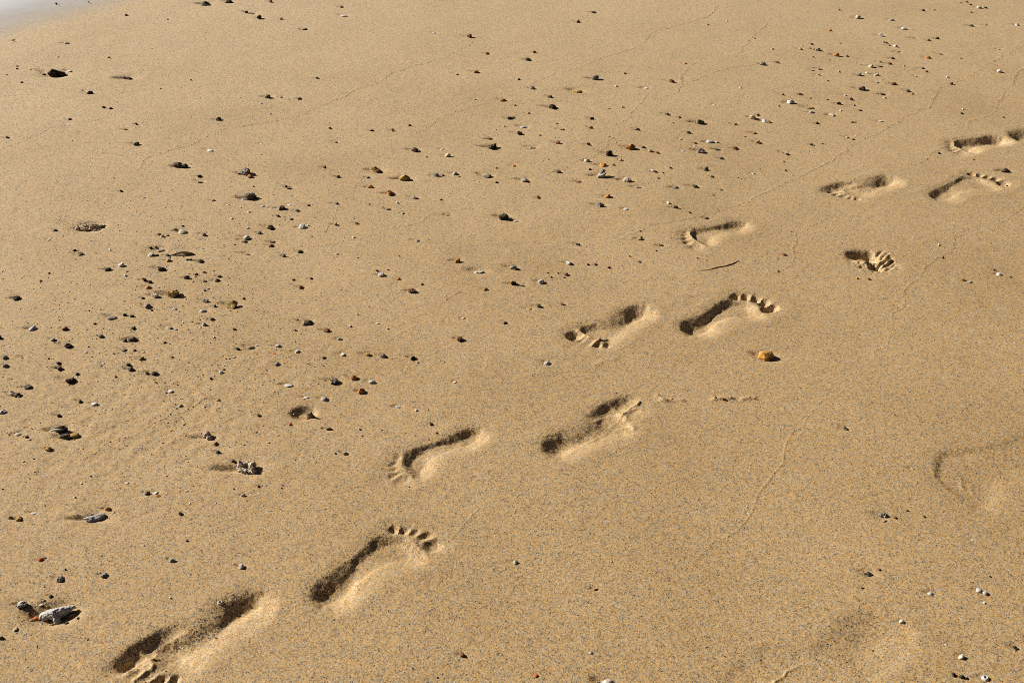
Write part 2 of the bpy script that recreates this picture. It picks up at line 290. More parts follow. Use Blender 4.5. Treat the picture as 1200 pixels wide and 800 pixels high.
# ------------------------------------------------------------------ ground height at a point
def height(x, y):
    i = int(np.clip(np.searchsorted(yl, y), 1, R - 1))
    t = x / (max(y, 0) + .6)
    j = int(np.clip(np.searchsorted(tl, t), 1, Cn - 1))
    return float(Z[i - 1:i + 1, j - 1:j + 1].mean())
STONES = """
66 5 4 k;104 3 3 r;148 18 4 k;16 47 6 k f;79 50 8 w f;68 67 4 c;127 68 4 o;20 78 3 k;20 81 3 k;36 82 2 k;8 88 2 k;25 97 4 c
51 86 5 t;81 82 8 w f;150 90 18 k l;105 108 9 k;122 126 5 k;130 127 5 k;137 120 2 k;82 140 5 k;80 145 7 w f;160 146 5 k;148 152 7 t l;9 161 6 k;160 169 9 d;188 104 3 o;223 94 4 o;256 139 8 d;246 175 9 w f;224 192 2 k;241 4 13 m a;268 2 10 d a;289 14 6 k;296 15 11 t l;196 23 3 t;178 57 2 g
304 21 8 k;317 2 6 d;329 22 5 t;357 34 8 k f;400 8 6 t;403 18 9 w f;509 38 6 w f;550 42 9 r;571 62 6 r;558 83 8 o;536 87 3 k;372 91 5 k;314 113 10 d;330 113 6 w;339 116 2 k;351 115 6 k;306 121 3 m;317 133 3 w;386 150 4 k;436 152 6 k;460 152 6 t;480 147 4 k;393 165 7 t f;306 167 5 w;486 175 11 m a;518 174 6 w;525 182 8 c;500 184 4 o;440 198 14 y a;381 195 6 k;556 115 5 w;551 137 5 w;589 116 9 o;598 138 8 k;580 151 5 w;591 148 3 w;575 162 8 k f;577 171 13 k a;582 197 3 k
696 14 7 k;678 25 7 r;626 61 5 o;619 69 8 k;608 93 4 k;624 102 8 m;697 91 10 m;677 105 15 y f;722 101 4 w;732 86 4 o;757 102 8 w f;803 74 5 o;894 75 8 m;787 95 8 r;829 29 4 t;852 25 3 g;868 103 4 w;875 112 5 w;837 122 5 w;884 45 3 t
645 112 7 k;647 124 12 k a;604 123 3 k;619 132 5 t;601 137 6 k;694 138 7 k;614 148 10 w f;609 156 9 k a;693 149 7 k;652 144 6 y;658 151 7 t;633 159 3 k;624 172 10 t f;654 167 8 r;690 169 7 k;713 160 3 w;729 125 4 t;714 127 2 k;781 133 8 m;797 137 5 k;789 144 3 k;819 142 14 d a;747 151 8 k;807 155 6 k;798 162 6 c;832 165 10 w p;840 167 4 w;815 167 5 k;814 170 5 w;822 176 14 m a;801 176 6 w;841 174 8 k f;862 173 8 r;846 185 6 k;888 166 8 y;882 137 9 t;888 134 5 r;896 141 9 w p;861 145 6 o;884 155 8 y f;873 160 3 o
739 172 13 o a;754 172 6 k;762 176 6 t;770 178 7 o;714 180 12 k a;727 187 5 g;688 188 8 c;707 193 10 o;719 193 5 y;691 199 4 k;786 197 4 k;827 198 8 m;765 199 6 w;602 193 6 o;643 187 2 k
983 12 4 t;1005 20 8 c p;1045 23 7 w;1059 33 8 w;1082 12 5 k;1094 11 5 t;1133 3 4 k;1126 4 3 r;1137 6 4 r;1147 9 7 w;1155 10 4 k;1138 15 3 r;1139 30 7 k a;1155 29 5 t;1192 29 7 w;1171 58 6 c;972 35 6 o;1032 41 8 m;1039 50 5 k;1035 49 3 t;1049 54 6 g;1042 53 5 t;1070 44 7 o f;1098 45 6 k;1088 47 6 m;1052 60 7 t f;1102 63 7 r f;1126 69 3 k;1087 67 8 o
951 52 4 k;953 57 5 t;959 58 9 m a;938 57 6 o;940 54 3 o;953 67 3 k;972 70 3 o;980 64 9 o;993 66 4 k;985 51 3 k;1046 68 6 k;1043 74 6 r a;1031 72 5 t;1032 77 7 k f;1020 77 8 c p;1008 74 5 t;1059 77 3 y;1081 79 6 m;1074 88 6 c;1086 84 4 r;1110 90 4 w;911 73 6 r;905 58 4 t;961 80 8 w f;959 87 6 t;953 82 6 k l;983 84 4 t;1007 87 7 m;1016 85 4 w;1027 87 7 c p;1028 96 6 w;1048 98 8 r;970 95 3 k;1115 98 5 r;1171 84 7 w a
1011 104 11 k a;1035 110 9 k f;1063 106 8 m;1069 110 5 o;918 111 4 k;938 110 6 r;950 115 3 k;970 117 3 k;990 111 5 w;926 119 10 w a;913 124 3 r;983 121 7 k a;998 116 6 k;1001 123 5 m;1008 129 5 k;949 125 11 y f;951 131 7 w;953 132 4 k;975 134 9 c a;985 130 4 w;958 144 6 k;998 144 4 r;1002 144 3 k;1032 142 6 w;993 160 6 w;999 163 5 y;951 169 5 k;963 168 3 t;917 177 6 o f;923 180 5 k;919 189 3 k;998 182 2 k;921 199 4 k;901 142 6 y;1127 134 4 k;1128 129 3 w;1176 138 3 r;1100 180 5 k;1140 188 3 o;1036 115 4 w;1179 200 12 k a
65 269 7 t;58 280 6 w;87 293 5 k;93 297 9 t a;127 315 9 k a;143 310 8 w;129 293 4 w;147 323 4 w;57 320 4 t;47 329 4 t;20 348 12 k a;65 364 5 w;38 384 12 w p;77 385 8 r;111 380 4 k;132 371 13 m f;146 369 6 k;155 370 6 k;0 395 8 k;62 397 8 g;142 224 5 k;169 231 6 w
187 274 5 k;190 276 7 c;196 275 5 o;205 268 4 w;214 270 13 c s;214 265 4 k;238 274 8 t;239 280 6 w;237 290 6 w;189 290 12 c l;176 289 5 k;182 288 4 t;177 297 10 g;184 298 5 k;196 297 7 k;198 300 5 w;197 304 7 o;219 304 4 k;223 304 4 k;235 305 9 d;248 303 5 w;190 314 13 k a;169 327 7 k;176 330 6 k;174 336 9 o a;219 325 8 k;216 324 3 k;230 321 5 k;229 324 3 g;239 319 4 k;240 329 5 d;254 328 8 k;257 323 6 m;268 325 5 c
182 346 11 c a;168 349 5 k;174 359 10 m;178 364 4 k;205 362 7 w;240 341 4 k;244 338 5 c;241 352 9 m;252 359 5 k;238 364 10 w s;286 350 4 k;272 357 17 y a;249 374 7 d;239 380 8 g a;157 385 6 k;197 384 11 t f;206 386 6 w;119 394 7 d;156 397 12 d a;147 399 6 k;275 387 4 k;251 396 4 w;234 206 6 k;235 212 9 k f;280 203 4 k;297 218 3 k;285 232 6 w;250 234 5 t;267 239 5 w;292 248 4 w;272 256 4 w;290 267 4 w;289 277 9 w p;286 281 10 d f;275 286 3 k;289 296 10 t l
396 206 6 k;432 207 6 m;444 200 10 r;475 208 16 y p;335 217 5 k;339 219 8 m;511 205 8 m;519 205 5 r;533 203 8 w;538 207 3 k;560 212 5 c;571 205 14 d f;582 214 4 r;434 218 8 o;457 226 11 o a;486 231 8 m;433 240 3 k;466 238 4 w;517 234 4 r;456 245 8 d f;472 250 5 g;394 238 7 m;362 240 5 k;308 240 6 w;330 243 10 d;318 243 6 w;339 239 6 w;348 246 6 m;326 252 6 d;340 255 8 m;318 265 12 k a;304 272 6 d;354 265 9 w;361 264 4 w;394 263 6 t;418 262 6 d;525 251 8 t l;590 254 14 k a
489 282 8 g f;415 279 4 w;320 282 10 k f;318 287 8 r;352 294 8 k;333 299 6 d;395 298 4 w;468 301 3 k;536 306 10 o p;561 318 16 g l;447 322 9 w p;442 318 4 k;455 317 3 k;467 327 6 o;483 341 10 r;495 334 4 k;569 340 6 o;344 328 4 k;365 326 5 k;353 336 8 r;360 378 13 d a;383 387 9 r;443 379 6 c;454 386 4 w;543 373 6 w;592 379 6 k;398 397 8 g p;539 398 10 r a;411 383 4 w;346 387 5 t
615 210 12 g a;655 201 6 k;705 205 15 m a;678 212 8 r f;735 210 13 c a;748 219 9 m f;768 201 6 k;777 203 3 r;771 209 4 t;791 219 10 d f;815 218 10 k a;835 207 5 k;845 222 5 y;883 202 6 w;865 208 3 o;836 229 3 k;712 230 8 o;631 231 6 r;703 240 12 m a;734 245 8 w f;783 238 6 w p;791 243 8 d;808 250 4 k;828 256 7 k f;605 258 8 c f;750 272 3 k;750 280 8 y a;775 288 7 r a;769 295 3 k;738 301 3 k;749 307 5 r;677 286 7 k;817 304 3 k;666 308 9 w a;689 311 4 k;698 310 5 r;713 314 4 r;729 312 2 k;601 314 12 m a;602 333 9 k a;612 335 8 k l;634 331 10 w a;664 322 7 r;646 326 3 k;642 321 3 k;654 321 3 k;661 326 3 k;620 362 7 y f;631 359 8 d a;659 357 6 r a
1004 327 4 o;1018 328 4 r;919 299 6 r;911 305 2 k;912 319 4 k;1100 287 4 w;1105 302 4 k;1171 320 7 w;1165 316 4 k;1136 329 8 g f;1129 328 4 k;1184 324 3 k;1181 216 3 k;927 272 2 k
80 405 11 k a;10 405 6 w;6 418 8 m;26 418 7 t f;7 428 8 m;57 420 3 r;101 413 4 w;121 425 5 w;146 410 8 d f;168 412 6 w;158 411 4 d;193 402 4 r;166 420 9 y;202 419 4 r;151 427 7 k;153 432 9 d;172 437 7 d;181 437 9 k;136 442 4 r;70 431 10 d a;69 425 6 k;65 430 4 k;91 438 5 k;83 445 14 k a;33 453 10 m a;3 482 10 w a;94 470 7 d;111 473 8 w;123 480 5 w;70 487 6 k;21 508 9 c s;32 512 6 k;35 516 3 g;18 521 5 c;57 526 9 y a;259 436 7 w;247 444 4 k;274 418 6 w;295 407 11 k f;279 409 6 k;200 458 7 w;212 475 7 g p;256 468 7 y;253 520 7 o a;255 530 7 d a;274 540 6 k a;149 566 6 w;219 575 6 w;285 580 7 w;173 578 7 d;183 577 8 w f;186 581 7 o f;127 596 8 o a;88 584 4 w
302 404 6 w;326 405 7 w;348 412 7 w;325 426 9 m a;322 414 6 x f;312 434 3 t;338 450 12 w f;380 419 6 d;402 415 9 w p;431 415 10 y a;449 417 10 m a;484 420 9 k a;490 426 3 k;392 446 13 m a;415 442 11 o a;436 447 9 w a;424 458 11 o a;359 465 8 w f;380 467 11 g p;304 487 6 k;340 497 5 x;385 502 8 d p;421 503 4 w;447 504 3 w;467 476 10 w f;488 482 4 w;533 448 6 w;505 497 6 k;512 508 4 r;405 531 8 c p;303 570 4 r;331 569 3 k;330 572 3 k
642 425 10 w s;722 461 2 k;990 501 8 d;1070 548 7 g f;1063 598 3 k;838 467 4 r;848 468 5 r;856 466 5 t;878 466 4 t;787 468 4 t
108 603 6 k;22 608 10 y a;40 601 8 w f;12 606 7 t;212 602 6 k;219 634 4 r;202 656 9 g a;48 656 7 x;53 655 3 k;71 678 11 g a;122 674 10 g a;283 663 8 w;200 701 4 w;26 708 14 g a;85 718 12 t a;41 722 9 x a;47 729 5 w;60 728 12 t l;55 709 5 y;18 737 8 c a;2 748 7 d;103 750 3 x
542 766 8 r p;513 793 3 k;574 744 2 k;604 658 9 c a;635 620 2 k;698 689 8 y l;692 764 4 w;628 790 6 x;703 797 4 k;878 601 6 c;749 745 2 r
1050 606 5 r;1036 609 6 t;1083 605 4 k;1140 632 5 w;1018 671 13 k f;1030 667 4 r;1011 688 6 k f;1091 694 9 w s;1147 690 8 w p;1155 694 8 w p;1154 706 4 w;1140 682 2 k;1160 675 3 k;1056 727 7 w p;1024 759 3 k;1109 754 5 c;1127 768 9 c p;1190 757 9 k a;1118 789 7 k a;1127 791 7 k a;1133 793 6 k a
36 725 6 y f;52 703 5 t;70 726 6 w f;78 729 5 d a;60 699 6 k a;88 709 5 t f;48 708 6 c f;33 717 5 o;92 724 5 k
"""
# ------------------------------------------------------------------ materials
def nodes_of(name):
    m = bpy.data.materials.new(name); m.use_nodes = True
    nt = m.node_tree; nt.nodes.clear()
    out = nt.nodes.new('ShaderNodeOutputMaterial')
    return m, nt, out
def N(nt, kind, **kw):
    n = nt.nodes.new(kind)
    for k, v in kw.items():
        if k.startswith('i_'): n.inputs[k[2:].replace('_', ' ')].default_value = v
        else: setattr(n, k, v)
    return n
def ramp(nt, stops, interp='LINEAR'):
    r = nt.nodes.new('ShaderNodeValToRGB'); cr = r.color_ramp; cr.interpolation = interp
    while len(cr.elements) < len(stops): cr.elements.new(.5)
    for e, (p, c) in zip(cr.elements, stops):
        e.position = p; e.color = (*c, 1) if len(c) == 3 else c
    return r

GRAINS = [(0, (.022, .015, .010)), (.09, (.09, .052, .024)), (.17, (.34, .172, .044)), (.34, (.455, .28, .096)), (.58, (.515, .37, .170)), (.80, (.60, .485, .295)), (1, (.86, .79, .66))]
def sand_material():
    m, nt, out = nodes_of('sand'); L = nt.links.new
    geo = N(nt, 'ShaderNodeNewGeometry')
    va = N(nt, 'ShaderNodeTexVoronoi', i_Scale=500.0); vb = N(nt, 'ShaderNodeTexVoronoi', i_Scale=330.0)
    nm = N(nt, 'ShaderNodeTexNoise', i_Scale=120.0, i_Detail=5.0, i_Roughness=.65)
    nl = N(nt, 'ShaderNodeTexNoise', i_Scale=2.1, i_Detail=4.0, i_Roughness=.55)
    for t in (va, vb, nm, nl): L(geo.outputs['Position'], t.inputs['Vector'])
    sa, sb = N(nt, 'ShaderNodeSeparateColor'), N(nt, 'ShaderNodeSeparateColor')
    L(va.outputs['Color'], sa.inputs[0]); L(vb.outputs['Color'], sb.inputs[0])
    ra, rb = ramp(nt, GRAINS), ramp(nt, GRAINS)
    L(sa.outputs[0], ra.inputs[0]); L(sb.outputs[0], rb.inputs[0])
    mx = N(nt, 'ShaderNodeMix', data_type='RGBA'); mx.inputs['Factor'].default_value = .28
    L(ra.outputs[0], mx.inputs['A']); L(rb.outputs[0], mx.inputs['B'])
    # slow changes of tone: drier and damper patches, finer and coarser sand
    rl = ramp(nt, [(.25, (.90, .885, .86)), (.5, (1, 1, 1)), (.75, (1.07, 1.075, 1.10))])
    L(nl.outputs['Fac'], rl.inputs[0])
    rm = ramp(nt, [(.30, (.96, .95, .93)), (.5, (1, 1, 1)), (.70, (1.03, 1.035, 1.05))])
    L(nm.outputs['Fac'], rm.inputs[0])
    m1 = N(nt, 'ShaderNodeMix', data_type='RGBA', blend_type='MULTIPLY'); m1.inputs['Factor'].default_value = 1
    m2 = N(nt, 'ShaderNodeMix', data_type='RGBA', blend_type='MULTIPLY'); m2.inputs['Factor'].default_value = 1
    L(mx.outputs['Result'], m1.inputs['A']); L(rl.outputs[0], m1.inputs['B'])
    L(m1.outputs['Result'], m2.inputs['A']); L(rm.outputs[0], m2.inputs['B'])
    vc = N(nt, 'ShaderNodeTexVoronoi', i_Scale=150.0); L(geo.outputs['Position'], vc.inputs['Vector'])
    sc_ = N(nt, 'ShaderNodeSeparateColor'); L(vc.outputs['Color'], sc_.inputs[0])
    rc = ramp(nt, [(0, (.74, .66, .56)), (.5, (1, .99, .97)), (1, (1.16, 1.17, 1.18))]); L(sc_.outputs[0], rc.inputs[0])
    m4 = N(nt, 'ShaderNodeMix', data_type='RGBA', blend_type='MULTIPLY'); m4.inputs['Factor'].default_value = .45
    L(m2.outputs['Result'], m4.inputs['A']); L(rc.outputs[0], m4.inputs['B']); m2 = m4
    # every grain is a small facet with a tilt of its own
    def tilt(col, k, base):
        q = N(nt, 'ShaderNodeVectorMath', operation='SUBTRACT'); q.inputs[1].default_value = (.5, .5, .5); L(col, q.inputs[0])
        r = N(nt, 'ShaderNodeVectorMath', operation='MULTIPLY_ADD'); r.inputs[1].default_value = (k, k, k * .5)
        L(q.outputs[0], r.inputs[0]); L(base, r.inputs[2]); return r.outputs[0]
    nn_ = tilt(vc.outputs['Color'], .16, tilt(vb.outputs['Color'], .36, tilt(va.outputs['Color'], .56, geo.outputs['Normal'])))
    bp = N(nt, 'ShaderNodeVectorMath', operation='NORMALIZE'); L(nn_, bp.inputs[0])
    p = N(nt, 'ShaderNodeBsdfPrincipled'); p.inputs['Roughness'].default_value = .72; p.inputs['Specular IOR Level'].default_value = .10
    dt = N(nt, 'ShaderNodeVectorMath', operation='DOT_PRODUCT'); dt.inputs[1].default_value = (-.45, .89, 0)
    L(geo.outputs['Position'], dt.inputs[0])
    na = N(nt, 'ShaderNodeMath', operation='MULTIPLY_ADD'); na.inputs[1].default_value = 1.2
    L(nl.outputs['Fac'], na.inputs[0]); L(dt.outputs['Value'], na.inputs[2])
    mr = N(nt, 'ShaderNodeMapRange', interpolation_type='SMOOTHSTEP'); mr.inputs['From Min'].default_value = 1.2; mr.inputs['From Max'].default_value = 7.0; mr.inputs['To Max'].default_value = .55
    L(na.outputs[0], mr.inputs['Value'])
    m3 = N(nt, 'ShaderNodeMix', data_type='RGBA'); pale = N(nt, 'ShaderNodeMix', data_type='RGBA', blend_type='MULTIPLY'); pale.inputs['Factor'].default_value = 1; pale.inputs['A'].default_value = (.625, .525, .36, 1); L(rc.outputs[0], pale.inputs['B']); L(pale.outputs['Result'], m3.inputs['B'])  # paler toward the waterline: grazing sky sheen painted into the sand colour
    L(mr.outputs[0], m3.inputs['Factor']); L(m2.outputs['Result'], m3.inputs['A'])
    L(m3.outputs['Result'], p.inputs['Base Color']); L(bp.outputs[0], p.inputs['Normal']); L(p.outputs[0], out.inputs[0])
    return m
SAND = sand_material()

def stone_material(name, c1, c2, c3, scale=3.0, rough=.75, spec=.2, bump=1.0):
    """c1 main, c2 darker mottling, c3 light flecks; scale is per object size (generated coordinates)."""
    m, nt, out = nodes_of(name); L = nt.links.new
    tc = N(nt, 'ShaderNodeTexCoord'); oi = N(nt, 'ShaderNodeObjectInfo')
    ad = N(nt, 'ShaderNodeVectorMath', operation='MULTIPLY_ADD'); ad.inputs[1].default_value = (1, 1, 1)
    L(tc.outputs['Generated'], ad.inputs[0]); L(oi.outputs['Location'], ad.inputs[2])
    a = N(nt, 'ShaderNodeTexNoise', i_Scale=scale, i_Detail=5.0, i_Roughness=.65)
    b = N(nt, 'ShaderNodeTexNoise', i_Scale=scale * 4, i_Detail=4.0, i_Roughness=.7)
    L(ad.outputs[0], a.inputs['Vector']); L(ad.outputs[0], b.inputs['Vector'])
    r = ramp(nt, [(.34, c2), (.50, c1), (.58, c1), (.68, c3)])
    L(a.outputs['Fac'], r.inputs[0])
    hv = N(nt, 'ShaderNodeHueSaturation')
    mr = N(nt, 'ShaderNodeMapRange'); mr.inputs['To Min'].default_value = .72; mr.inputs['To Max'].default_value = 1.25
    L(oi.outputs['Random'], mr.inputs['Value']); L(mr.outputs[0], hv.inputs['Value']); L(r.outputs[0], hv.inputs['Color'])
    bp = N(nt, 'ShaderNodeBump'); bp.inputs['Strength'].default_value = bump; bp.inputs['Distance'].default_value = .002
    L(b.outputs['Fac'], bp.inputs['Height'])
    p = N(nt, 'ShaderNodeBsdfPrincipled'); p.inputs['Roughness'].default_value = rough; p.inputs['Specular IOR Level'].default_value = spec
    L(hv.outputs[0], p.inputs['Base Color']); L(bp.outputs[0], p.inputs['Normal']); L(p.outputs[0], out.inputs[0])
    return m
MAT = {
 'k': stone_material('black_stone', (.060, .045, .031), (.014, .012, .010), (.34, .26, .17), rough=.9, spec=.08),
 'd': stone_material('dark_grey_stone', (.17, .135, .095), (.035, .029, .023), (.52, .44, .32), rough=.9, spec=.08),
 'm': stone_material('white_flecked_dark_stone', (.26, .23, .19), (.035, .03, .026), (.74, .70, .62), scale=2.2, rough=.85, spec=.1),
 'g': stone_material('grey_stone', (.50, .47, .41), (.18, .16, .13), (.74, .70, .62)),
 'w': stone_material('white_shell', (.66, .63, .58), (.40, .37, .32), (.80, .78, .74), rough=.55, spec=.3),
 'c': stone_material('cream_shell', (.68, .58, .42), (.40, .31, .19), (.80, .73, .60), rough=.6),
 't': stone_material('tan_stone', (.46, .34, .20), (.20, .13, .07), (.66, .54, .38)),
 'y': stone_material('ochre_stone', (.42, .27, .075), (.13, .08, .025), (.68, .56, .33)),
 'o': stone_material('orange_stone', (.54, .24, .06), (.22, .09, .025), (.78, .52, .25)),
 'r': stone_material('rust_stone', (.20, .07, .028), (.06, .025, .014), (.45, .25, .13)),
 'x': stone_material('red_orange_chip', (.70, .15, .03), (.40, .08, .02), (.80, .35, .10)),
}
WORD = dict(k='black', d='dark grey', m='white-flecked dark', g='grey', w='white', c='cream', t='tan', y='ochre', o='orange', r='rust-brown', x='red-orange')

# ------------------------------------------------------------------ shapes of stones and shells
_ico = {}
def ico(n):
    if n not in _ico:
        bm = bmesh.new(); bmesh.ops.create_icosphere(bm, subdivisions=n, radius=1)
        _ico[n] = (np.array([v.co[:] for v in bm.verts]), [tuple(v.index for v in f.verts) for f in bm.faces]); bm.free()
    return _ico[n][0].copy(), _ico[n][1]
def nz(P, f, seed):
    o = Vector((seed * 1.37, seed * .71, seed * 2.11))
    return np.array([mnoise.fractal(Vector(p) * f + o, 1.0, 2.0, 3) for p in P])
def shape_verts(kind, seed, n=2):
    r = np.random.default_rng(seed)
    P, F = ico(n)
    if kind in 'alc':
        for k in range(r.integers(7, 12) if kind != 'l' else 5):
            q = r.normal(size=3); q /= np.linalg.norm(q); o = r.uniform(.48, .86)
            e = P @ q - o; P -= np.maximum(e, 0)[:, None] * q * .93
        if kind == 'a':
            pk = r.uniform(-.45, .45, 2); P[:, 2] += r.uniform(.1, .7) * np.maximum(0, 1 - 1.5 * np.hypot(P[:, 0] - pk[0], P[:, 1] - pk[1])) * (P[:, 2] > 0)
        P *= (1 + (.22 if kind != 'c' else .34) * nz(P, 1.9, seed))[:, None]
        P *= (1 + .10 * nz(P, 4.2, seed + 3))[:, None]
    else:
        if n < 4 and r.random() < .75:
            for k in range(r.integers(4, 8)):
                q = r.normal(size=3); q /= np.linalg.norm(q); o = r.uniform(.45, .85)
                e = P @ q - o; P -= np.maximum(e, 0)[:, None] * q * .8
        P *= (1 + .30 * nz(P, 1.0, seed))[:, None]
        P *= (1 + .05 * nz(P, 3.5, seed + 5))[:, None]
    return P, F
DIM = dict(q=(.82, .62), p=(.82, .62), a=(.80, .66), f=(.66, .26), l=(.30, .26), c=(.8, .7))
def mesh_from(name, V, F, mat, smooth=True):
    me = bpy.data.meshes.new(name)
    me.from_pydata([tuple(map(float, v)) for v in V], [], F)
    me.materials.append(mat)
    me.polygons.foreach_set('use_smooth', [smooth] * len(F))
    me.update()
    return me
def link(name, me, loc=(0, 0, 0), rotz=0.0, parent=None):
    o = bpy.data.objects.new(name, me); COL.objects.link(o)
    o.location = loc; o.rotation_euler = (0, 0, rotz); o.parent = parent
    return o
def valve(W, seed, ribs=11):
    """one cupped shell half with ribs, rim down, apex to one side."""
    nu, nv = 34, 9
    V, F = [], []
    for lay in (0, 1):
        for j in range(nv):
            s = j / (nv - 1)
            for i in range(nu):
                a = 2 * math.pi * i / nu
                rr = s * (1 + .025 * math.cos(ribs * 2 * a) * s)
                z = (1 - s ** 2.2) * .42 * (1 - .10 * lay) - .05 * lay
                V.append((W * .5 * rr * math.cos(a) * (1 - .06 * lay) - W * .16 * (1 - s), W * .40 * rr * math.sin(a) * (1 - .06 * lay), W * z))
    B = nu * nv
    for lay in (0, 1):
        for j in range(nv - 1):
            for i in range(nu):
                q = [lay * B + j * nu + i, lay * B + j * nu + (i + 1) % nu, lay * B + (j + 1) * nu + (i + 1) % nu, lay * B + (j + 1) * nu + i]
                F.append(tuple(q if lay == 0 else q[::-1]))
    for i in range(nu):
        F.append((B - nu + i, B - nu + (i + 1) % nu, 2 * B - nu + (i + 1) % nu, 2 * B - nu + i))
    return np.array(V), F
def ringshell(W, h, hole, seed):
    prof = [(1, 0), (1.0, .12), (.92, .45), (.72, .85), (.55, 1.0), (hole + .08, .95), (hole, .8), (hole - .03, .4), (hole - .02, 0)]
    nu = 28; V, F = [], []
    for i in range(nu):
        a = 2 * math.pi * i / nu; k = 1 + .03 * math.sin(3 * a + seed)
        for (r, z) in prof: V.append((W * .5 * r * k * math.cos(a), W * .45 * r * k * math.sin(a), W * h * z))
    n = len(prof)
    for i in range(nu):
        for j in range(n - 1):
            b = (i + 1) % nu
            F.append((i * n + j, b * n + j, b * n + j + 1, i * n + j + 1))
    return np.array(V), F
def tube(path, rad, n=9, seed=0, rough=.12):
    path = [Vector(p) for p in path]; V, F = [], []
    for i, p in enumerate(path):
        d = (path[min(i + 1, len(path) - 1)] - path[max(i - 1, 0)]).normalized()
        s = d.cross(Vector((0, 0, 1))).normalized(); t = s.cross(d)
        for k in range(n):
            a = 2 * math.pi * k / n
            q = p + (s * math.cos(a) + t * math.sin(a)) * rad[i]
            f = 1 + rough * mnoise.noise(q * (1 / max(max(rad), 1e-4)) + Vector((seed, 0, 0)))
            V.append(p + (s * math.cos(a) + t * math.sin(a)) * rad[i] * f)
    for i in range(len(path) - 1):
        for k in range(n):
            F.append((i * n + k, i * n + (k + 1) % n, (i + 1) * n + (k + 1) % n, (i + 1) * n + k))
    F.append(tuple(range(n))[::-1]); F.append(tuple((len(path) - 1) * n + k for k in range(n)))
    return np.array([v[:] for v in V]), F
def fuse(parts, voxel, disp, dscale, seed):
    """melt several closed shapes into one lumpy skin with pits."""
    V, F, o = [], [], 0
    for P, f in parts:
        V.append(P); F += [tuple(i + o for i in q) for q in f]; o += len(P)
    me = bpy.data.meshes.new('melt'); me.from_pydata([tuple(map(float, v)) for v in np.concatenate(V)], [], F)
    ob = bpy.data.objects.new('melt', me); COL.objects.link(ob)
    md = ob.modifiers.new('r', 'REMESH'); md.mode = 'VOXEL'; md.voxel_size = voxel
    dg = bpy.context.evaluated_depsgraph_get()
    ev = ob.evaluated_get(dg); m2 = bpy.data.meshes.new_from_object(ev)
    P = np.array([v.co[:] for v in m2.vertices]); Nn = np.array([v.normal[:] for v in m2.vertices]); Fq = [tuple(p.vertices) for p in m2.polygons]
    bpy.data.objects.remove(ob); bpy.data.meshes.remove(me); bpy.data.meshes.remove(m2)
    h = nz(P, 1 / dscale, seed); h2 = nz(P, 2.7 / dscale, seed + 9)
    P = P + Nn * ((h - .9 * np.maximum(h2, 0))[:, None]) * disp
    return P, Fq
def blob(cx, cy, cz, a, b, c, seed, kind='c', n=3):
    P, F = shape_verts(kind, seed, n); return P * np.array([a, b, c]) + np.array([cx, cy, cz]), F

# ------------------------------------------------------------------ registry of everything lying on the sand
ITEMS = []                                          # (object, px, py, colour word, noun, is landmark, short name)
def scour(px, py, W, k=1.0):
    s = mpp(px, py)
    # a small moat, and a hollow with a tail on the up-beach side where the backwash swirled
    dent(px, py, W * .72, W * .55, 0, .09 * W * k, 2.4)
    if W > .013 or rng.random() < .5:
        a = rng.uniform(150, 185)
        dx, dy = math.cos(math.radians(a)), math.sin(math.radians(a))
        o = W * rng.uniform(.55, .85)
        dent(px + dx * o / s, py - dy * o / s * .55, W * rng.uniform(.35, .7), W * rng.uniform(.13, .22), a, .15 * W * k, 2.2)
def put(name, me, px, py, sink, rotz=0.0):
    g = ground(px, py)
    return link(name, me, (g[0], g[1], height(*g) - sink), rotz)
def land(name, cat, V, F, mat, px, py, sink, label, short, colour, noun, rotz=0.0, smooth=True, sc=1.0, group=None):
    W = float(V[:, 0].max() - V[:, 0].min())
    if sc: scour(px, py, W, sc)
    o = put(name, mesh_from(name, V, F, mat, smooth), px, py, sink, rotz)
    o['label'] = label; o['category'] = cat
    if group: o['group'] = group
    ITEMS.append((o, px, py, colour, noun, True, short))
    return o
def rock(px, py, w, code, shape, label, short, colour, noun='rock', name='rock', cat='rock', seed=1, d=None, h=None, rotz=0, sink=.25, sc=1.0, n=4):
    W = w * mpp(px, py); dd, hh = DIM[shape]
    P, F = shape_verts(shape, seed, n)
    P = P / (np.abs(P).max(0)) * np.array([W * .5, W * .5 * (d or dd), W * .5 * (h or hh)])
    return land(name, cat, P, F, MAT[code], px, py, -P[:, 2].max() * (1 - 2 * sink), label, short, colour, noun, rotz, smooth=shape in 'pf', sc=sc)

# --- the ones a viewer would notice, each modelled by hand
# grey three-armed coral, near left corner
m = mpp(64, 715)
arms = [tube([(-.019*1.1, .001, .004), (-.010, .001, .007), (0, 0, .009), (.008, .004, .009), (.019, .0095, .010), (.026, .013, .011)], [.0052, .0074, .0085, .0078, .0052, .0022], 12, 1),
        tube([(0, 0, .008), (.004, -.006, .006), (.007, -.012, .002)], [.0075, .006, .0045], 12, 2), blob(-.017, 0, .003, .008, .007, .007, 5, 'p', 2), blob(.002, .004, .006, .012, .009, .008, 6, 'p', 2)]
P, F = fuse(arms, .0009, .0012, .005, 4); P *= 1.32
dent(65, 719, .048, .030, 10, .009, 3)
land('coral_fragment', 'coral', P, F, stone_material('pitted_grey_coral', (.60, .58, .54), (.26, .25, .23), (.74, .72, .68), 5), 65, 720, .001, 'grey three-armed coral piece like a starfish in a hollow at lower left', 'grey three-armed coral', 'grey', 'coral', sc=.4)
